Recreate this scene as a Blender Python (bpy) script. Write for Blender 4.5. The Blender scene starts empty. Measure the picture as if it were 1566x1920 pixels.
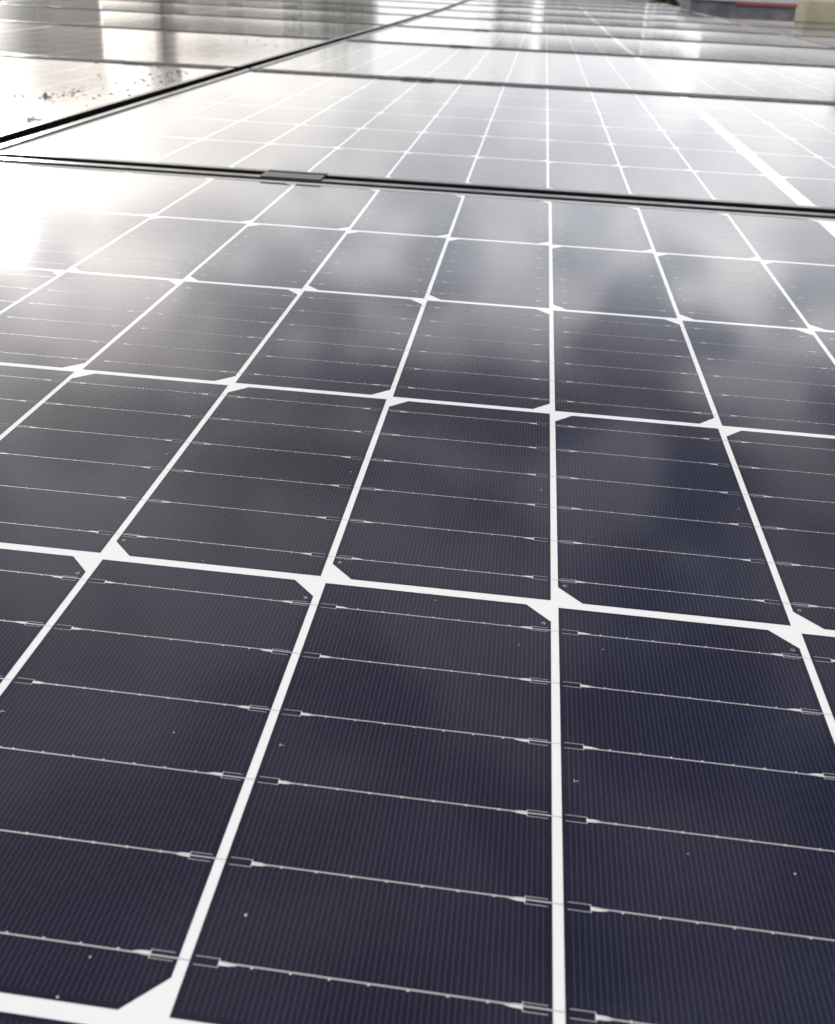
import bpy, bmesh, math, random
from mathutils import Vector, Matrix
random.seed(7)
C = bpy.context.scene.collection
SC = bpy.context.scene
MM = 0.001

# ------------------------------------------------------------------ camera
R = ((0.9918805, 0.1198297, 0.0425898), (0.0898927, -0.4237345, -0.9013148), (-0.0899575, 0.8978251, -0.4310659))
cam_d = bpy.data.cameras.new("camera")
cam = bpy.data.objects.new("camera", cam_d)
C.objects.link(cam)
m = Matrix(((R[0][0], -R[1][0], -R[2][0], 0), (R[0][1], -R[1][1], -R[2][1], 0), (R[0][2], -R[1][2], -R[2][2], 0), (0, 0, 0, 1)))
m.translation = Vector((-23.546, -121.374, 199.940)) * MM
cam.matrix_world = m
cam_d.sensor_fit = 'VERTICAL'
cam_d.sensor_height = 36
cam_d.lens = 36 * 1826.08 / 1920
cam_d.shift_y = -160 / 1920
cam_d.clip_start = 0.01
cam_d.clip_end = 2000
cam_d.dof.use_dof = True
cam_d.dof.focus_distance = 0.40
cam_d.dof.aperture_fstop = 34.2 / 1.3
SC.camera = cam

# ------------------------------------------------------------------ light
SUN_AZ = math.radians(-29.5)     # from +y towards +x
SUN_EL = math.radians(11.8)
sd = Vector((math.sin(SUN_AZ) * math.cos(SUN_EL), math.cos(SUN_AZ) * math.cos(SUN_EL), math.sin(SUN_EL)))
sun_d = bpy.data.lights.new("sun", 'SUN')
sun_d.energy = 1.0
sun_d.angle = math.radians(3.0)
sun_d.color = (1.0, 0.97, 0.92)
sun = bpy.data.objects.new("sun", sun_d)
sun.rotation_euler = sd.to_track_quat('Z', 'Y').to_euler()
sun.location = (0, 0, 5)
C.objects.link(sun)

world = bpy.data.worlds.new("World")
SC.world = world
world.use_nodes = True
NT = world.node_tree
NT.nodes.clear()


def mk(nt):
    def N(t, **kw):
        n = nt.nodes.new(t)
        for k, v in kw.items():
            setattr(n, k, v)
        return n

    def L(a, b):
        nt.links.new(a, b)

    def put(sock, v):
        if isinstance(v, (int, float)):
            sock.default_value = v
        elif isinstance(v, (tuple, list)):
            sock.default_value = tuple(v) + ((1,) if len(v) == 3 and sock.type == 'RGBA' else ())
        else:
            L(v, sock)

    def M(op, a, b=None, c=None, clamp=False):
        n = N('ShaderNodeMath', operation=op)
        n.use_clamp = clamp
        put(n.inputs[0], a)
        if b is not None:
            put(n.inputs[1], b)
        if c is not None:
            put(n.inputs[2], c)
        return n.outputs[0]

    def SM(v, lo, hi, a=0.0, b=1.0):
        n = N('ShaderNodeMapRange', interpolation_type='SMOOTHSTEP')
        put(n.inputs[0], v)
        for i, q in zip((1, 2, 3, 4), (lo, hi, a, b)):
            n.inputs[i].default_value = q
        return n.outputs[0]

    def MIX(f, a, b):
        n = N('ShaderNodeMix', data_type='RGBA')
        put(n.inputs[0], f)
        put(n.inputs[6], a)
        put(n.inputs[7], b)
        return n.outputs[2]

    def VM(op, a, b=None, scale=None):
        n = N('ShaderNodeVectorMath', operation=op)
        put(n.inputs[0], a)
        if b is not None:
            put(n.inputs[1], b)
        if scale is not None:
            put(n.inputs[3], scale)
        return n.outputs[1] if op in ('DOT_PRODUCT', 'LENGTH') else n.outputs[0]
    return N, L, put, M, SM, MIX, VM


N, L, put, M, SM, MIX, VM = mk(NT)
sky = N('ShaderNodeTexSky', sky_type='NISHITA')
sky.sun_disc = False
sky.sun_elevation = SUN_EL
sky.sun_rotation = SUN_AZ
sky.altitude = 50
sky.dust_density = 3.0
tc = N('ShaderNodeTexCoord')
dirv = tc.outputs['Generated']
sep = N('ShaderNodeSeparateXYZ')
L(dirv, sep.inputs[0])
dx, dy, dz = sep.outputs
zc = M('MAXIMUM', dz, 0.0)
# cloud deck seen in perspective
den = M('ADD', zc, 0.16)
cx = M('MULTIPLY', M('DIVIDE', dx, den), -1.0)
cy = M('DIVIDE', dy, den)
cb = N('ShaderNodeCombineXYZ')
L(cx, cb.inputs[0]); L(cy, cb.inputs[1])
nz = N('ShaderNodeTexNoise')
nz.inputs['Scale'].default_value = 3.7
nz.inputs['Detail'].default_value = 2.5
nz.inputs['Roughness'].default_value = 0.5
nz.inputs['Distortion'].default_value = 0.3
off = VM('ADD', cb.outputs[0], (3.1, 1.7, 0.0))
L(off, nz.inputs['Vector'])
n1 = SM(nz.outputs[0], 0.39, 0.61)
sdot = VM('DOT_PRODUCT', dirv, tuple(sd))
g = M('MAXIMUM', sdot, 0.0)
glow1 = M('POWER', g, 14.0)
glow2 = M('POWER', g, 160.0)
low = SM(zc, 0.13, 0.46, 1.0, 0.0)                     # bright band of thin cloud low in the sky
front = SM(dy, -0.25, 0.35)
e_front = M('ADD', M('ADD', M('MULTIPLY', low, 1.78), SM(zc, 0.45, 0.78, 0.40, 0.26)), M('ADD', M('MULTIPLY', glow2, 0.9), M('MULTIPLY', M('POWER', g, 70.0), 0.7)))
e_back = SM(zc, 0.1, 0.6, 0.45, 2.9)
e = M('ADD', M('MULTIPLY', e_front, front), M('MULTIPLY', e_back, M('SUBTRACT', 1.0, front)))
n1f = M('ADD', M('MULTIPLY', n1, M('SUBTRACT', 1.0, M('MULTIPLY', low, 0.84))), M('MULTIPLY', low, 0.49))
grey = M('POWER', M('MAXIMUM', VM('DOT_PRODUCT', dirv, (-0.0516, 0.9849, 0.165)), 0.0), 55.0)   # a bluish cloud ahead, low over the far rows
bz = M('DIVIDE', M('SUBTRACT', zc, 0.265), 0.075)
band = M('MULTIPLY', M('EXPONENT', M('MULTIPLY', M('MULTIPLY', bz, bz), -1.0)), front)       # sunlit veil of cloud at the sun's height
shade = M('MULTIPLY', M('ADD', M('MULTIPLY', n1f, 1.22), 0.33), M('SUBTRACT', 1.0, M('MULTIPLY', grey, 0.32)))
lum = M('MULTIPLY', M('MULTIPLY', M('ADD', e, M('MULTIPLY', band, 1.0)), shade), M('SUBTRACT', 1.0, M('MULTIPLY', M('POWER', g, 9.0), 0.22)))
lum = M('MULTIPLY', lum, SM(dx, 0.14, 0.42, 1.0, 0.68))
ccol = MIX(M('SUBTRACT', n1f, M('MULTIPLY', grey, 0.35)), (0.82, 0.88, 1.0), (1.0, 0.975, 0.935))
ccol = VM('MULTIPLY', ccol, MIX(M('MULTIPLY', SM(zc, 0.2, 0.5), front), (1.0, 0.995, 0.98), (0.93, 0.925, 1.05)))
cloud = N('ShaderNodeVectorMath', operation='SCALE')
L(ccol, cloud.inputs[0]); L(lum, cloud.inputs[3])
bg1 = N('ShaderNodeBackground'); L(sky.outputs[0], bg1.inputs[0]); bg1.inputs[1].default_value = 0.06
bg2 = N('ShaderNodeBackground'); L(cloud.outputs[0], bg2.inputs[0]); bg2.inputs[1].default_value = 1.0
ms = N('ShaderNodeMixShader')
ms.inputs[0].default_value = 0.85
L(bg1.outputs[0], ms.inputs[1]); L(bg2.outputs[0], ms.inputs[2])
wo = N('ShaderNodeOutputWorld')
L(ms.outputs[0], wo.inputs[0])

SC.render.engine = 'CYCLES'
SC.view_settings.view_transform = 'Standard'
SC.view_settings.look = 'None'
SC.view_settings.gamma = 1
SC.view_settings.exposure = 0.0
SC.render.resolution_x = 835
SC.render.resolution_y = 1024


# ------------------------------------------------------------------ materials
def material(name):
    mt = bpy.data.materials.new(name)
    mt.use_nodes = True
    nt = mt.node_tree
    nt.nodes.clear()
    h = mk(nt)
    bs = h[0]('ShaderNodeBsdfPrincipled')
    out = h[0]('ShaderNodeOutputMaterial')
    h[1](bs.outputs[0], out.inputs[0])
    return mt, bs, h


COAT_R = 0.045


def glass_coat(bs, h, dirt=0.0):
    """patterned solar glass laminated over whatever lies below"""
    N, L, put, M, SM, MIX, VM = h
    bs.inputs['Coat Weight'].default_value = 1.0
    bs.inputs['Coat IOR'].default_value = 1.50
    bs.inputs['Coat Roughness'].default_value = COAT_R
    g = N('ShaderNodeNewGeometry')
    nz = N('ShaderNodeTexNoise')
    nz.inputs['Scale'].default_value = 650
    nz.inputs['Detail'].default_value = 2
    L(g.outputs['Position'], nz.inputs['Vector'])
    bp = N('ShaderNodeBump')
    bp.inputs['Strength'].default_value = 0.35
    bp.inputs['Distance'].default_value = 0.00006
    L(nz.outputs[0], bp.inputs['Height'])
    L(bp.outputs[0], bs.inputs['Coat Normal'])
    # faint uneven film of dust changes the gloss a little
    n2 = N('ShaderNodeTexNoise')
    n2.inputs['Scale'].default_value = 7
    n2.inputs['Detail'].default_value = 5
    L(g.outputs['Position'], n2.inputs['Vector'])
    L(SM(n2.outputs[0], 0.3, 0.75, COAT_R * 0.85, COAT_R * 1.35), bs.inputs['Coat Roughness'])
    if dirt:
        vo = N('ShaderNodeTexVoronoi')
        vo.inputs['Scale'].default_value = 60
        L(g.outputs['Position'], vo.inputs['Vector'])
        spot = SM(vo.outputs['Distance'], 0.10, 0.16, 1.0, 0.0)
        n3 = N('ShaderNodeTexNoise')
        n3.inputs['Scale'].default_value = 4
        L(g.outputs['Position'], n3.inputs['Vector'])
        spot = M('MULTIPLY', spot, SM(n3.outputs[0], 0.52, 0.6))
        return spot
    return None


# silicon cell with printed fingers (UV in mm from the cell's centre)
def cell_material(name, fingers=True):
    mt, bs, h = material(name)
    N, L, put, M, SM, MIX, VM = h
    uv = N('ShaderNodeUVMap'); uv.uv_map = 'mm'
    s = N('ShaderNodeSeparateXYZ'); L(uv.outputs[0], s.inputs[0])
    u, v = s.outputs[0], s.outputs[1]
    au, av = M('ABSOLUTE', u), M('ABSOLUTE', v)
    g = N('ShaderNodeNewGeometry')
    nz = N('ShaderNodeTexNoise'); nz.inputs['Scale'].default_value = 14; nz.inputs['Detail'].default_value = 3
    L(g.outputs['Position'], nz.inputs['Vector'])
    nf = N('ShaderNodeTexNoise'); nf.inputs['Scale'].default_value = 420; nf.inputs['Detail'].default_value = 3
    L(g.outputs['Position'], nf.inputs['Vector'])
    base = MIX(SM(nz.outputs[0], 0.3, 0.7), (0.0055, 0.0072, 0.027), (0.0072, 0.0066, 0.022))
    edge = SM(M('MAXIMUM', M('DIVIDE', au, 39.7), M('DIVIDE', av, 79.45)), 0.90, 1.0)
    base = MIX(M('MULTIPLY', edge, 0.7), base, (0.004, 0.005, 0.022))
    base = MIX(M('MULTIPLY', SM(nf.outputs[0], 0.45, 0.75), 0.35), base, (0.018, 0.016, 0.026))
    oi = N('ShaderNodeObjectInfo')
    base = MIX(M('MULTIPLY', oi.outputs['Random'], 0.8), base, (0.013, 0.009, 0.017))
    if fingers:
        f = M('FRACT', M('DIVIDE', M('ADD', u, 39.7 - 0.709 + 1.418 * 0.5), 1.418))
        d = M('MULTIPLY', M('ABSOLUTE', M('SUBTRACT', f, 0.5)), 1.418)      # mm to the finger's axis
        line = SM(d, 0.045, 0.13, 1.0, 0.0)
        inside = M('MULTIPLY', M('LESS_THAN', av, 78.1), M('LESS_THAN', au, 38.9))
        inside = M('MULTIPLY', inside, M('LESS_THAN', M('ADD', u, av), 109.3))
        base = MIX(M('MULTIPLY', M('MULTIPLY', line, inside), 0.75), base, (0.062, 0.062, 0.095))
    put(bs.inputs['Base Color'], base)
    bs.inputs['Roughness'].default_value = 0.6
    bs.inputs['Specular IOR Level'].default_value = 0.1
    glass_coat(bs, h)
    return mt


M_CELL = cell_material('silicon_cell')
M_PLAIN = cell_material('silicon_plain', False)

mt, bs, h = material('white_backsheet')
N, L, put, M, SM, MIX, VM = h
bs.inputs['Base Color'].default_value = (0.80, 0.80, 0.785, 1)
bs.inputs['Roughness'].default_value = 0.7
bs.inputs['Specular IOR Level'].default_value = 0.1
glass_coat(bs, h)
M_BACK = mt

mt, bs, h = material('silver_print')
bs.inputs['Base Color'].default_value = (0.72, 0.71, 0.68, 1)
bs.inputs['Roughness'].default_value = 0.6
bs.inputs['Specular IOR Level'].default_value = 0.2
glass_coat(bs, h)
M_PRINT = mt

mt, bs, h = material('silver_print_faint')
bs.inputs['Base Color'].default_value = (0.48, 0.48, 0.48, 1)
bs.inputs['Roughness'].default_value = 0.6
bs.inputs['Specular IOR Level'].default_value = 0.2
glass_coat(bs, h)
M_PRINT2 = mt

mt, bs, h = material('tinned_wire')
bs.inputs['Base Color'].default_value = (0.50, 0.495, 0.48, 1)
bs.inputs['Metallic'].default_value = 0.1
bs.inputs['Roughness'].default_value = 0.35
glass_coat(bs, h)
M_WIRE = mt

mt, bs, h = material('black_anodised')
N, L, put, M, SM, MIX, VM = h
g = N('ShaderNodeNewGeometry')
nz = N('ShaderNodeTexNoise'); nz.inputs['Scale'].default_value = 60; nz.inputs['Detail'].default_value = 4
L(g.outputs['Position'], nz.inputs['Vector'])
put(bs.inputs['Base Color'], MIX(nz.outputs[0], (0.005, 0.005, 0.006), (0.012, 0.012, 0.013)))
L(SM(nz.outputs[0], 0.3, 0.7, 0.18, 0.26), bs.inputs['Roughness'])
bs.inputs['Specular IOR Level'].default_value = 0.28
M_FRAME = mt

mt, bs, h = material('clamp_metal')
N, L, put, M, SM, MIX, VM = h
tco = N('ShaderNodeTexCoord')
mp = N('ShaderNodeMapping'); L(tco.outputs['Object'], mp.inputs[0]); mp.inputs['Scale'].default_value = (20, 900, 900)
nz = N('ShaderNodeTexNoise'); nz.inputs['Scale'].default_value = 1; L(mp.outputs[0], nz.inputs['Vector'])
put(bs.inputs['Base Color'], MIX(nz.outputs[0], (0.02, 0.02, 0.026), (0.04, 0.038, 0.046)))
bs.inputs['Roughness'].default_value = 0.36
bs.inputs['Specular IOR Level'].default_value = 0.3
M_CLAMP = mt

mt, bs, h = material('steel_bolt')
bs.inputs['Base Color'].default_value = (0.5, 0.5, 0.5, 1); bs.inputs['Metallic'].default_value = 1; bs.inputs['Roughness'].default_value = 0.35
M_BOLT = mt


# whole far laminates: the cell grid is drawn in the pane (object coordinates in m from the panel's centre)
def sheet_material(name, dirt):
    mt, bs, h = material(name)
    N, L, put, M, SM, MIX, VM = h
    tco = N('ShaderNodeTexCoord')
    s = N('ShaderNodeSeparateXYZ'); L(tco.outputs['Object'], s.inputs[0])
    x = M('MULTIPLY', s.outputs[0], 1000.0)
    y = M('MULTIPLY', s.outputs[1], 1000.0)
    ax = M('SUBTRACT', M('ABSOLUTE', x), 8.75)
    fx = M('MULTIPLY', M('FRACT', M('DIVIDE', ax, 82.0)), 82.0)
    fy = M('MULTIPLY', M('FRACT', M('DIVIDE', M('ADD', y, 486.36), 162.77)), 162.77)
    c = M('MULTIPLY', M('LESS_THAN', fx, 79.4), M('LESS_THAN', fy, 158.9))
    c = M('MULTIPLY', c, M('MULTIPLY', M('GREATER_THAN', ax, 0.0), M('LESS_THAN', ax, 819.0)))
    c = M('MULTIPLY', c, M('LESS_THAN', M('ABSOLUTE', y), 486.3))
    ry = M('MULTIPLY', M('ABSOLUTE', M('SUBTRACT', M('FRACT', M('DIVIDE', fy, 26.48)), 0.5)), 26.48)
    wire = M('LESS_THAN', ry, 0.25)
    cc = MIX(M('MULTIPLY', wire, 0.8), (0.007, 0.007, 0.017), (0.3, 0.3, 0.3))
    col = MIX(c, (0.80, 0.80, 0.785), cc)
    spot = glass_coat(bs, h, dirt)
    for l_ in list(bs.inputs['Coat Roughness'].links):
        mt.node_tree.links.remove(l_)
    bs.inputs['Coat Roughness'].default_value = 0.095
    if spot is not None:
        col = MIX(spot, col, (0.30, 0.27, 0.22))
        L(M('SUBTRACT', 1.0, M('MULTIPLY', spot, 0.65)), bs.inputs['Coat Weight'])
    put(bs.inputs['Base Color'], col)
    bs.inputs['Roughness'].default_value = 0.7
    bs.inputs['Specular IOR Level'].default_value = 0.1
    return mt


M_SHEET = sheet_material('laminate_far', 0.0)
M_SHEETD = sheet_material('laminate_dirty', 1.0)


def simple(name, c1, c2, scale=3.0, rough=0.85, spec=0.3):
    mt, bs, h = material(name)
    N, L, put, M, SM, MIX, VM = h
    g = N('ShaderNodeNewGeometry')
    nz = N('ShaderNodeTexNoise'); nz.inputs['Scale'].default_value = scale; nz.inputs['Detail'].default_value = 6
    L(g.outputs['Position'], nz.inputs['Vector'])
    put(bs.inputs['Base Color'], MIX(SM(nz.outputs[0], 0.3, 0.7), c1, c2))
    bs.inputs['Roughness'].default_value = rough
    bs.inputs['Specular IOR Level'].default_value = spec
    return mt


M_ROOF = simple('roof_bitumen', (0.10, 0.10, 0.12), (0.19, 0.19, 0.21), 6)
M_GROUND = simple('ground_mat', (0.06, 0.07, 0.05), (0.14, 0.13, 0.11), 0.2)
M_BEIGE = simple('beige_render', (0.33, 0.30, 0.21), (0.42, 0.38, 0.27), 5)
M_RED = simple('red_trim', (0.30, 0.06, 0.05), (0.38, 0.09, 0.07), 5, 0.5)
M_GREYSHEET = simple('grey_sheet', (0.42, 0.42, 0.43), (0.5, 0.5, 0.5), 9, 0.6)
M_WHITE = simple('white_kerb', (0.7, 0.7, 0.68), (0.8, 0.8, 0.78), 9)
M_WALL1 = simple('brown_wall', (0.25, 0.215, 0.19), (0.33, 0.29, 0.26), 1)
M_WALL2 = simple('grey_wall', (0.33, 0.34, 0.34), (0.44, 0.45, 0.45), 1)
M_RTILE = simple('roof_tile', (0.09, 0.06, 0.05), (0.16, 0.1, 0.08), 4)
M_BARK = simple('bark', (0.06, 0.045, 0.03), (0.11, 0.09, 0.06), 5)
M_LEAF = simple('leaves', (0.03, 0.05, 0.02), (0.07, 0.09, 0.035), 2)
M_DUST = simple('dust_grain', (0.5, 0.46, 0.38), (0.65, 0.6, 0.52), 500)
M_DARKDUST = simple('dark_grain', (0.05, 0.045, 0.04), (0.09, 0.08, 0.07), 500)
M_RAIL = simple('rail_aluminium', (0.3, 0.3, 0.3), (0.4, 0.4, 0.4), 20, 0.5)
mt, bs, h = material('window_glass')
bs.inputs['Base Color'].default_value = (0.03, 0.035, 0.04, 1); bs.inputs['Roughness'].default_value = 0.08
M_WIN = mt


# ------------------------------------------------------------------ helpers
def obj(name, bm, mats, parent=None, smooth=False):
    me = bpy.data.meshes.new(name)
    bm.to_mesh(me)
    bm.free()
    for q in (mats if isinstance(mats, (list, tuple)) else [mats]):
        me.materials.append(q)
    if smooth:
        for p in me.polygons:
            p.use_smooth = True
    o = bpy.data.objects.new(name, me)
    C.objects.link(o)
    if parent:
        o.parent = parent
    return o


def tag(o, label, cat, group=None):
    o['label'] = label
    o['category'] = cat
    if group:
        o['group'] = group
    return o


def empty(name, label, cat, loc=(0, 0, 0), group=None):
    o = bpy.data.objects.new(name, None)
    C.objects.link(o)
    o.location = loc
    o.empty_display_size = 0.05
    return tag(o, label, cat, group)


def box(bm, x0, x1, y0, y1, z0, z1, mi=0, bev=0.0):
    v = [bm.verts.new((x, y, z)) for z in (z0, z1) for y in (y0, y1) for x in (x0, x1)]
    fs = []
    for idx in ((0, 2, 3, 1), (4, 5, 7, 6), (0, 1, 5, 4), (1, 3, 7, 5), (3, 2, 6, 7), (2, 0, 4, 6)):
        f = bm.faces.new([v[i] for i in idx])
        f.material_index = mi
        fs.append(f)
    if bev:
        es = list({e for f in fs for e in f.edges})
        bmesh.ops.bevel(bm, geom=es, offset=bev, segments=2, affect='EDGES', profile=0.5)
    return v


def poly(bm, pts, z, mi=0, uvl=None, o=(0, 0), flip=False):
    v = [bm.verts.new((x * MM, y * MM, z * MM)) for x, y in pts]
    f = bm.faces.new(v)
    f.normal_update()
    if f.normal.z < 0:
        f.normal_flip()
    f.material_index = mi
    if uvl:
        for lp in f.loops:
            lp[uvl].uv = (lp.vert.co.x / MM - o[0], lp.vert.co.y / MM - o[1])
    return f


# ------------------------------------------------------------------ solar cell
CW, CH, CHAM = 39.7, 79.45, 8.5
RIB = [(-66.2 + 26.48 * i) for i in range(6)]
PXC, PYC = 82.0, 162.77


def add_cell(bm, uvl, cx, cy, rot, wires, detail=True):
    """half cell, chamfered on its +x side (rot turns it about)"""
    s = -1 if rot else 1

    def T(pts):
        return [(cx + s * x, cy + s * y) for x, y in pts]

    def P(pts, z, mi):
        f = poly(bm, T(pts), z, mi, uvl)
        for lp in f.loops:
            lp[uvl].uv = (s * (lp.vert.co.x / MM - cx), s * (lp.vert.co.y / MM - cy))
    P([(-CW, -CH), (CW - CHAM, -CH), (CW, -CH + CHAM), (CW, CH - CHAM), (CW - CHAM, CH), (-CW, CH)], 0.04, 0)
    if detail:
        for r in RIB:
            for sx in (1, -1):
                xe = CW * sx

                def q(a):
                    return xe - sx * a
                # dark window inside the fork
                P([(q(0.9), r - 0.95), (q(6.4), r - 0.95), (q(6.4), r + 0.95), (q(0.9), r + 0.95)], 0.055, 1)
                for dyy in (-1.02, 1.02):
                    P([(q(1.0), r + dyy - 0.075), (q(6.5), r + dyy - 0.075), (q(6.5), r + dyy + 0.075), (q(1.0), r + dyy + 0.075)], 0.07, 3)
                P([(q(6.35), r - 1.09), (q(6.6), r - 1.09), (q(6.6), r + 1.09), (q(6.35), r + 1.09)], 0.075, 3)
                # solder pad with its tapering tail
                P([(q(6.5), r - 0.52), (q(8.6), r - 0.47), (q(10.4), r - 0.12), (q(10.4), r + 0.12), (q(8.6), r + 0.47), (q(6.5), r + 0.52)], 0.08, 2)
            for k in range(7):
                x = -25.8 + 8.6 * k
                P([(x - 0.22, r - 0.34), (x + 0.22, r - 0.34), (x + 0.22, r + 0.34), (x - 0.22, r + 0.34)], 0.08, 2)
        # ring mark in the chamfered corner
        rx, ry = CW - 2.4, CH - CHAM - 1.3
        n = 12
        for i in range(n):
            a0, a1 = 2 * math.pi * i / n, 2 * math.pi * (i + 1) / n
            P([(rx + 0.62 * math.cos(a0), ry + 0.62 * math.sin(a0)), (rx + 0.62 * math.cos(a1), ry + 0.62 * math.sin(a1)),
               (rx + 0.42 * math.cos(a1), ry + 0.42 * math.sin(a1)), (rx + 0.42 * math.cos(a0), ry + 0.42 * math.sin(a0))], 0.08, 3)
        # alignment tick on the straight side
        P([(-CW + 3.4, -0.5), (-CW + 3.6, -0.5), (-CW + 3.6, 0.5), (-CW + 3.4, 0.5)], 0.08, 3)
        P([(-CW + 3.6, -0.08), (-CW + 4.6, -0.08), (-CW + 4.6, 0.08), (-CW + 3.6, 0.08)], 0.08, 3)
    if wires:
        for r in RIB:
            P([(-CW + 7, r - 0.17), (CW + 2.6, r - 0.17), (CW + 2.6, r + 0.17), (-CW + 7, r + 0.17)], 0.1, 4)


def cell_mesh(name, wires, detail):
    bm = bmesh.new()
    uvl = bm.loops.layers.uv.new('mm')
    add_cell(bm, uvl, 0, 0, False, wires, detail)
    me = bpy.data.meshes.new(name)
    bm.to_mesh(me); bm.free()
    for q in (M_CELL, M_PLAIN, M_PRINT, M_PRINT2, M_WIRE):
        me.materials.append(q)
    return me


ME_CELL = cell_mesh('solar_cell', False, True)
ME_CELLW = cell_mesh('solar_cell_wired', True, True)


def wire_mesh():
    bm = bmesh.new()
    # tinned wire pressed flat below the glass: rounded top 0.34 mm wide, crossing the white gap
    prof = [(-0.17, 0.0), (-0.10, 0.018), (0.10, 0.018), (0.17, 0.0)]
    xs = [(-CW + 7.0, 0.095), (CW - 0.2, 0.095), (CW + 0.3, 0.05), (CW + 2.6, 0.05)]
    rings = [[bm.verts.new((x * MM, a * MM, (z + c) * MM)) for a, c in prof] for x, z in xs]
    for a, b in zip(rings, rings[1:]):
        for i in range(len(prof) - 1):
            bm.faces.new((a[i], b[i], b[i + 1], a[i + 1]))
    bmesh.ops.recalc_face_normals(bm, faces=bm.faces)
    if sum(f.normal.z for f in bm.faces) < 0:
        bmesh.ops.reverse_faces(bm, faces=bm.faces)
    me = bpy.data.meshes.new('wire')
    bm.to_mesh(me); bm.free()
    me.materials.append(M_WIRE)
    return me


ME_WIRE = wire_mesh()

# panel geometry, mm from the panel's centre
HX, HY = 845.0, 506.6
XC = [-(8.75 + CW + PXC * (9 - i)) for i in range(10)] + [(8.75 + CW + PXC * i) for i in range(10)]
YC = [-(486.36 - CH) + PYC * j for j in range(6)]


def frame_mesh():
    prof = [(0, -35), (0, 1.8), (0.2, 2.3), (0.7, 2.5), (10.3, 2.5), (10.8, 2.3), (11.0, 1.8), (11.0, -1.5), (2.0, -1.6), (2.0, -34.0), (25, -34.0), (25, -35)]
    bm = bmesh.new()
    rings = []
    for sx, sy in ((-1, -1), (1, -1), (1, 1), (-1, 1)):
        rings.append([bm.verts.new((sx * (HX - d) * MM, sy * (HY - d) * MM, z * MM)) for d, z in prof])
    for k in range(4):
        a, b = rings[k], rings[(k + 1) % 4]
        for i in range(len(prof)):
            j = (i + 1) % len(prof)
            bm.faces.new((a[i], b[i], b[j], a[j]))
    bmesh.ops.recalc_face_normals(bm, faces=bm.faces)
    me = bpy.data.meshes.new('frame')
    bm.to_mesh(me); bm.free()
    me.materials.append(M_FRAME)
    return me


def slab(nx, ny, sag, mat, name):
    """laminate: top face curved by its own sag, with thickness"""
    bm = bmesh.new()
    X, Y = HX - 6, HY - 6
    top = []
    for j in range(ny + 1):
        y = -Y + 2 * Y * j / ny
        row = []
        for i in range(nx + 1):
            x = -X + 2 * X * i / nx
            z = -sag * (1 - (y / Y) ** 2) * (1 - (x / X) ** 4)
            row.append(bm.verts.new((x * MM, y * MM, z * MM)))
        top.append(row)
    for j in range(ny):
        for i in range(nx):
            bm.faces.new((top[j][i], top[j][i + 1], top[j + 1][i + 1], top[j + 1][i])).smooth = True
    box(bm, -X * MM, X * MM, -Y * MM, Y * MM, -(sag + 4.5) * MM, -(sag + 0.3) * MM)
    me = bpy.data.meshes.new(name)
    bm.to_mesh(me); bm.free()
    me.materials.append(mat)
    return me


ME_FRAME = frame_mesh()
ME_BACK = slab(1, 1, 0.0, M_BACK, 'backsheet')
ME_SHEET = slab(16, 24, 3.2, M_SHEET, 'glass_sheet')
ME_SHEETD = slab(16, 24, 3.2, M_SHEETD, 'glass_sheet')


def link_me(name, me, parent, loc=(0, 0, 0), rz=0.0):
    o = bpy.data.objects.new(name, me)
    C.objects.link(o)
    o.parent = parent
    o.location = [q * MM for q in loc]
    o.rotation_euler = (0, 0, rz)
    return o


JZ = {0: 0.0, 1: -0.1, 2: -8.8, 3: -19.5, 4: -31.5, 5: -40.0, 6: -50.0, 7: -53.0, 8: -58.0, 9: -62.0, 10: -66.0}
PITCH = 1032.6
Y0 = 325.6          # centre of the nearest panel
XCEN = 252.3


def jz(k):
    return JZ[k] if k in JZ else 0.0


COLS = {'c': XCEN, 'l': XCEN - 1690 - 25.0, 'r': XCEN + 1690 + 24.0}
ordinal = ['nearest', 'second', 'third', 'fourth', 'fifth', 'sixth', 'seventh', 'eighth', 'ninth', 'tenth']
coltext = {'c': 'middle column', 'l': 'left column', 'r': 'right column'}


def panel(col, k):
    """k = 0 is the nearest row"""
    name = 'solar_panel'
    if col == 'c' and k == 0:
        lab = 'nearest solar panel filling the foreground, dark cells with sharp white grid lines'
    elif col == 'c' and k == 1:
        lab = 'second solar panel of the middle column, pale, just beyond the dark nearest one'
    elif col == 'c':
        lab = '%s solar panel of the middle column, washed in sky glare' % ordinal[k]
    elif col == 'l':
        lab = '%s solar panel of the left column, speckled glass beyond the long dark gap' % ordinal[k]
    else:
        lab = '%s solar panel of the right column, grey reflective glass' % ordinal[k]
    o = empty(name, lab, 'solar panel', group='framed solar panels laid side by side on the roof')
    za, zb = jz(k), jz(k + 1)
    x = COLS[col] + (-2.0 if (col == 'c' and k >= 1) else 0.0)
    o.location = (x * MM, (Y0 + PITCH * k) * MM, (za + zb) / 2 * MM)
    tilt = math.atan2(zb - za, PITCH)
    yt = {1: -0.0017}.get(k, 0.0)
    if k >= 1:
        yt = -0.0004 if k == 1 else -0.0007
    o.rotation_euler = (tilt, yt, 0)
    link_me('frame', ME_FRAME, o)
    return o


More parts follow.
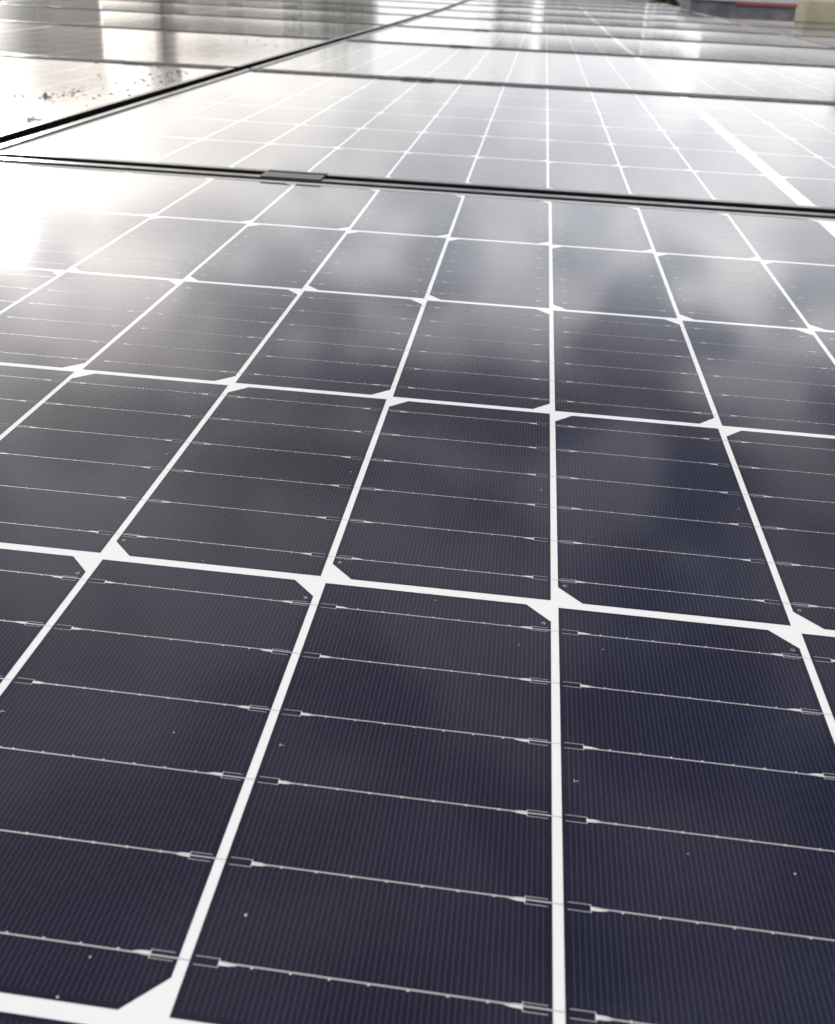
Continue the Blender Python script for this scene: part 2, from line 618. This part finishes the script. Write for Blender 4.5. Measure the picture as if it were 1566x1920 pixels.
# visible cells of the nearest panel get their own wires
def build_cells(o, full):
    cells = []
    for j in range(6):
        for i in range(20):
            cells.append((i, j))
    if full:
        # the 100 that show largest: everything except the far right corner block out of frame
        order = sorted(cells, key=lambda c: (math.hypot(XC[c[0]] + XCEN + 23, (YC[c[1]] + Y0 + 121))))
    else:
        order = sorted(cells, key=lambda c: abs(XC[c[0]] + XCEN - 100) + 0.3 * c[1] * 160)
    near, rest = order[:100], order[100:]
    nvis = 0
    for i, j in near:
        rot = (j % 2 == 0)           # odd rows carry the chamfers on their right side
        wx, wy = XC[i] + XCEN, YC[j] + Y0
        vis = full and -640 < wx < 640
        c = link_me('solar_cell', ME_CELL if vis else ME_CELLW, o, (XC[i], YC[j], 0), math.pi if rot else 0.0)
        if vis:
            for r in RIB:
                w = bpy.data.objects.new('wire', ME_WIRE)
                C.objects.link(w)
                w.parent = c
                w.location = (0, (r + random.uniform(-0.25, 0.25)) * MM, 0)
                w.rotation_euler = (0, 0, random.uniform(-0.003, 0.003))
    bm = bmesh.new()
    uvl = bm.loops.layers.uv.new('mm')
    for i, j in rest:
        add_cell(bm, uvl, XC[i], YC[j], j % 2 == 0, True, False)
    s = obj('solar_cells', bm, [M_CELL, M_PLAIN, M_PRINT, M_PRINT2, M_WIRE], o)
    s['kind'] = 'stuff'


for k in range(0, 10):
    o = panel('c', k)
    if k <= 1:
        link_me('backsheet', ME_BACK, o)
        build_cells(o, k == 0)
    else:
        link_me('glass_sheet', ME_SHEET, o)
for k in range(0, 10):
    o = panel('l', k)
    link_me('glass_sheet', ME_SHEETD, o)
for k in range(1, 7):
    o = panel('r', k)
    link_me('glass_sheet', ME_SHEETD if k > 3 else ME_SHEET, o)


# ------------------------------------------------------------------ clamps
def clamp_parts():
    bm = bmesh.new()
    box(bm, -0.030, 0.030, -0.0205, 0.0020, 0.0, 0.0012, 0, 0.0004)
    box(bm, -0.030, 0.030, 0.0100, 0.0165, -0.0002, 0.0006, 0, 0.0002)
    a = bpy.data.meshes.new('clamp_plate'); 
    box(bm, -0.0299, 0.0299, -0.0005, 0.0020, -0.014, -0.0003, 0)
    box(bm, -0.0299, 0.0299, 0.0100, 0.0125, -0.014, -0.0003, 0)
    box(bm, -0.0298, 0.0298, 0.0020, 0.0100, -0.014, -0.0115, 0)
    bm.to_mesh(a); bm.free(); a.materials.append(M_CLAMP)
    bm = bmesh.new()
    bmesh.ops.create_cone(bm, cap_ends=True, segments=12, radius1=0.0028, radius2=0.0026, depth=0.008,
                          matrix=Matrix.Translation((0, 0.0060, -0.0075)))
    b = bpy.data.meshes.new('bolt'); bm.to_mesh(b); bm.free(); b.materials.append(M_BOLT)
    return a, b


ME_CP, ME_BOLT = clamp_parts()
clamp_ys = [(k, (Y0 + PITCH * (k - 0.5))) for k in range(1, 10)]
colname = {'c': 'the middle column', 'l': 'the left column', 'r': 'the right column'}
for col in 'clr':
    for side, dxc in (('left', -507.0), ('right', 647.0)):
        for k, y in clamp_ys:
            if col == 'r' and not (1 <= k <= 6):
                continue
            lab = '%s clamp between %s and %s panels of the %s column' % (side, ordinal[k - 1], ordinal[k], {'c': 'middle', 'l': 'left', 'r': 'right'}[col])
            if col == 'c' and side == 'left' and k == 1:
                lab = 'sharpest dark grey clamp bridging the first black gap beyond the nearest panel'
            x = COLS[col] + dxc
            zz = jz(k) + 2.55
            o = empty('panel_clamp', lab, 'clamp', (x * MM, y * MM, zz * MM), 'metal clamps bridging the gaps between panels')
            link_me('clamp_plate', ME_CP, o)
            link_me('bolt', ME_BOLT, o)

# rails below the clamps
rl = {'c': 'under the middle column', 'l': 'under the left column', 'r': 'under the right column'}
for col in 'clr':
    for side, dxc in (('left', -507.0), ('right', 647.0)):
        bm = bmesh.new()
        prev = None
        for k in range(0, 8 if col == 'r' else 11):
            y = (Y0 + PITCH * (k - 0.5)) * MM
            z = (jz(k) - 37) * MM
            x = (COLS[col] + dxc) * MM
            ring = [bm.verts.new((x + a, y, z + b)) for a, b in ((-.02, -.04), (.02, -.04), (.02, 0), (-.02, 0))]
            if prev:
                for i in range(4):
                    bm.faces.new((prev[i], prev[(i + 1) % 4], ring[(i + 1) % 4], ring[i]))
            prev = ring
        bmesh.ops.recalc_face_normals(bm, faces=bm.faces)
        tag(obj('mounting_rail', bm, M_RAIL), 'aluminium rail below the %s clamps %s of panels' % (side, rl[col]), 'rail', 'mounting rails under the panels')

# ------------------------------------------------------------------ roof, ground and surroundings
bm = bmesh.new()
box(bm, -14, 12, -6, 12.5, -0.45, -0.15)
o = obj('roof', bm, M_ROOF); o['kind'] = 'structure'
bm = bmesh.new()
box(bm, -13.8, 11.8, -5.8, 12.3, -7.0, -0.451)
tag(obj('building', bm, M_WALL2), 'grey walled building carrying the solar roof', 'building')
bm = bmesh.new()
g = [bm.verts.new(q) for q in ((-600, -600, -7.004), (600, -600, -7.004), (600, 900, -7.004), (-600, 900, -7.004))]
bm.faces.new(g)
o = obj('ground', bm, M_GROUND); o['kind'] = 'structure'

# beige parapet block and grey housing with red edge beyond the right column
bm = bmesh.new()
box(bm, 1.72, 3.2, 7.2, 7.5, -0.149, 0.08, 0, 0.01)
tag(obj('parapet_block', bm, M_BEIGE), 'beige rendered wall block at the top right corner', 'wall')
t = empty('roof_housing', 'low grey sheet metal housing with a red lower edge, left of the beige wall', 'roof housing', (1.55, 8.6, -0.149))
bm = bmesh.new(); box(bm, -0.43, 0.44, 0, 0.6, 0.163, 0.215, 0, 0.006); obj('housing_body', bm, M_GREYSHEET, t)
bm = bmesh.new(); box(bm, -0.05, 0.44, -0.012, -0.002, 0.146, 0.1625, 0); obj('red_edge', bm, M_RED, t)
bm = bmesh.new(); box(bm, -0.41, 0.42, 0.02, 0.58, 0.0, 0.1625, 0); obj('base', bm, M_ROOF, t)


def house(label, x, y, w, d, zt, mat, rows, cols, gable=0.0, rot=0.0):
    t = empty('house' if gable else 'apartment_building', label, 'house' if gable else 'building', (x, y, -7.0))
    t.rotation_euler = (0, 0, rot)
    H = zt + 7.0
    bm = bmesh.new(); box(bm, -w / 2, w / 2, 0, d, 0, H); obj('wall', bm, mat, t)
    bm = bmesh.new()
    if gable:
        pts = [(-w / 2 - .3, H), (w / 2 + .3, H), (0, H + gable)]
        a = [bm.verts.new((px, -0.3, pz)) for px, pz in pts]
        b = [bm.verts.new((px, d + .3, pz)) for px, pz in pts]
        bm.faces.new(a); bm.faces.new(b[::-1])
        for i in range(3):
            bm.faces.new((a[i], b[i], b[(i + 1) % 3], a[(i + 1) % 3]))
        bmesh.ops.recalc_face_normals(bm, faces=bm.faces)
    else:
        box(bm, -w / 2 - .2, w / 2 + .2, -.2, d + .2, H + .002, H + .3)
    obj('roof', bm, M_RTILE, t)
    for r in range(rows):
        for c in range(cols):
            wx = -w / 2 + (c + 0.5) * w / cols
            wz = 1.2 + r * (H - 1.0) / rows
            bm = bmesh.new(); box(bm, wx - .6, wx + .6, -.05, -.003, wz, wz + 1.4)
            f = obj('window', bm, M_WHITE, t)
            bm = bmesh.new(); box(bm, wx - .52, wx + .52, -.06, -.052, wz + .08, wz + 1.32); obj('pane', bm, M_WIN, f)


def tree(label, x, y, h, r, seed, group):
    rnd = random.Random(seed)
    t = empty('tree', label, 'tree', (x, y, -7.0), group)
    bm = bmesh.new()
    bmesh.ops.create_cone(bm, cap_ends=True, segments=8, radius1=0.28, radius2=0.1, depth=h * .8, matrix=Matrix.Translation((0, 0, h * .4)))
    for _ in range(6):
        a = rnd.uniform(0, 6.28)
        mt_ = Matrix.Translation((0, 0, h * rnd.uniform(.35, .6))) @ Matrix.Rotation(a, 4, 'Z') @ Matrix.Rotation(rnd.uniform(.5, .9), 4, 'Y') @ Matrix.Translation((0, 0, r * .5))
        bmesh.ops.create_cone(bm, cap_ends=True, segments=6, radius1=.09, radius2=.03, depth=r, matrix=mt_)
    obj('trunk', bm, M_BARK, t)
    bm = bmesh.new()
    clumps = []
    for _ in range(16):
        a = rnd.uniform(0, 6.28); q = rnd.uniform(.1, .8) * r
        clumps.append((math.cos(a) * q, math.sin(a) * q, h * rnd.uniform(.42, .93), r * rnd.uniform(.25, .45)))
    for cx_, cy_, cz_, cr in clumps:
        for _ in range(240):
            v = Vector((rnd.gauss(0, 1), rnd.gauss(0, 1), rnd.gauss(0, 1))).normalized() * cr * rnd.uniform(.6, 1.05)
            c = Vector((cx_, cy_, cz_)) + v
            e1 = Vector((rnd.gauss(0, 1), rnd.gauss(0, 1), rnd.gauss(0, 1))).normalized() * .16
            e2 = e1.orthogonal().normalized() * .10
            bm.faces.new([bm.verts.new(c + e1), bm.verts.new(c + e2), bm.verts.new(c - e1), bm.verts.new(c - e2)])
    obj('crown', bm, M_LEAF, t)


house('tall brown apartment building mirrored at the far left', -43.6, 80, 9, 10, 8.6, M_WALL1, 4, 3)
house('wide grey gabled house mirrored left of the middle', -19.5, 60, 13, 9, 2.3, M_WALL2, 3, 4, gable=1.5)
house('narrow grey building mirrored in the middle of the far panels', 2.8, 60, 5.6, 10, 2.1, M_WALL2, 3, 2)
house('wide grey house mirrored on the far right', 15.5, 44, 15, 10, 1.9, M_WALL2, 3, 5)
house('tall grey building behind the wide grey house', 25, 62, 10, 10, 5.8, M_WALL2, 4, 4)
TG = 'trees behind the roof'
for i, (x, y, h_, r_, lab) in enumerate(((-18.6, 50, 12.8, 1.3, 'slim tree in front of the wide grey gabled house'),
                                         (-35.5, 48, 11.0, 3.2, 'tall tree left of the brown apartment building'),
                                         (-9.5, 46, 9.8, 2.4, 'broad tree right of the wide grey gabled house'),
                                         (-25.6, 50, 12.6, 1.7, 'bushy tree before the right half of the brown apartment building'),
                                         (-29.4, 52, 11.6, 2.1, 'lower tree before the left half of the brown apartment building'),
                                         (6.6, 58, 9.4, 1.8, 'small tree right of the narrow grey building'),
                                         (-2.2, 62, 9.6, 1.7, 'small tree left of the narrow grey building'))):
    tree(lab, x, y, h_, r_, 11 + i, TG)

# ------------------------------------------------------------------ grains of dust on the nearest glass
def img(u, v, z=0.6):
    d = Vector(R[0]) * ((u - 783) / 1826.08) + Vector(R[1]) * ((v - 800) / 1826.08) + Vector(R[2])
    t = (z - 199.94) / d.z
    return (-23.546 + d.x * t, -121.374 + d.y * t)


GR = [(461, 1716, 1.15, 0, 'largest pale dust grain, just right of the lower left white line'),
      (326, 1373, 0.7, 0, 'bright dust grain on the cell left of the slanting white line'),
      (817, 1125, 0.6, 0, 'pale dust grain just below the long white line, middle of the picture'),
      (973, 1208, 0.55, 0, 'tiny pale dust grain left of the vertical white line, under the clipped corner'),
      (1131, 1217, 0.6, 0, 'pale dust grain right of the vertical white line'),
      (1290, 1600, 0.55, 0, 'pale dust grain on the lower right cell, below the third wire'),
      (1491, 1638, 0.7, 0, 'grey dust grain near the right edge, bottom right cell'),
      (169, 1794, 0.8, 0, 'grey dust grain near the bottom left corner under the wire'),
      (108, 1869, 0.85, 0, 'grey dust grain touching the bottom left white line'),
      (380, 1051, 0.55, 0, 'tiny pale grain just above the long white line, left half'),
      (362, 476, 0.9, 1, 'small dark crumb on the bright glass below the clamp'),
      (1076, 862, 0.45, 1, 'tiny dark grain right of the vertical line, middle height')]
for u, v, s, dk, lab in GR:
    x, y = img(u, v)
    bm = bmesh.new()
    bmesh.ops.create_icosphere(bm, subdivisions=2, radius=s * 0.33 * MM)
    for q in bm.verts:
        q.co *= random.uniform(0.8, 1.15)
        q.co.z *= 0.7
    o = obj('dust_grain', bm, M_DARKDUST if dk else M_DUST)
    o.location = (x * MM, y * MM, (0.3 + s * 0.3) * MM)
    tag(o, lab, 'dust grain', 'grains of dust on the nearest panel')

rnd = random.Random(5)
bm = bmesh.new()
cl = [(88, 183, 10, 9), (140, 176, 14, 6), (60, 225, 8, 5), (330, 137, 10, 16), (300, 148, 30, 8), (540, 62, 30, 10), (470, 80, 30, 8), (230, 162, 60, 10), (20, 178, 20, 6)]
for _ in range(330):
    cx_, cy_, sx_, n_ = rnd.choice(cl)
    u, v = cx_ + rnd.gauss(0, sx_), cy_ + rnd.gauss(0, sx_ * 0.4)
    z = -4.0 if v > 115 else -13.0
    x, y = img(u, v, z)
    if x > -628 or y < 300:
        continue
    k = int((y - (Y0 - PITCH / 2)) // PITCH)
    fr = (y - (Y0 - PITCH / 2)) / PITCH - k
    for _i in range(3):
        lx, ly = x - COLS['l'], y - (Y0 + PITCH * k)
        z = jz(k) * (1 - fr) + jz(k + 1) * fr + 0.0007 * lx - 3.2 * (1 - (ly / (HY - 6)) ** 2) * (1 - (lx / (HX - 6)) ** 4)
        x, y = img(u, v, z)
        fr = (y - (Y0 - PITCH / 2)) / PITCH - k
    r = rnd.choice((0.9, 1.1, 1.4, 1.8, 2.8)) * (0.8 + y / 4000)
    ang = rnd.uniform(0, 6.28)
    pts = []
    for i in range(9):
        a = 2 * math.pi * i / 9
        q = r * rnd.uniform(0.6, 1.25)
        px, py = q * math.cos(a) * 1.5, q * math.sin(a)
        pts.append((x + px * math.cos(ang) - py * math.sin(ang), y + px * math.sin(ang) + py * math.cos(ang)))
    lo = [bm.verts.new((px * MM, py * MM, (z - 0.3) * MM)) for px, py in pts]
    hi = bm.verts.new((x * MM, y * MM, (z + 0.35 * r) * MM))
    for i in range(9):
        bm.faces.new((lo[i], lo[(i + 1) % 9], hi))
bmesh.ops.recalc_face_normals(bm, faces=bm.faces)
o = obj('dirt_specks', bm, M_DARKDUST)
tag(o, 'scatter of dark dirt specks on the bright glass left of the long gap', 'dirt')
o['kind'] = 'stuff'
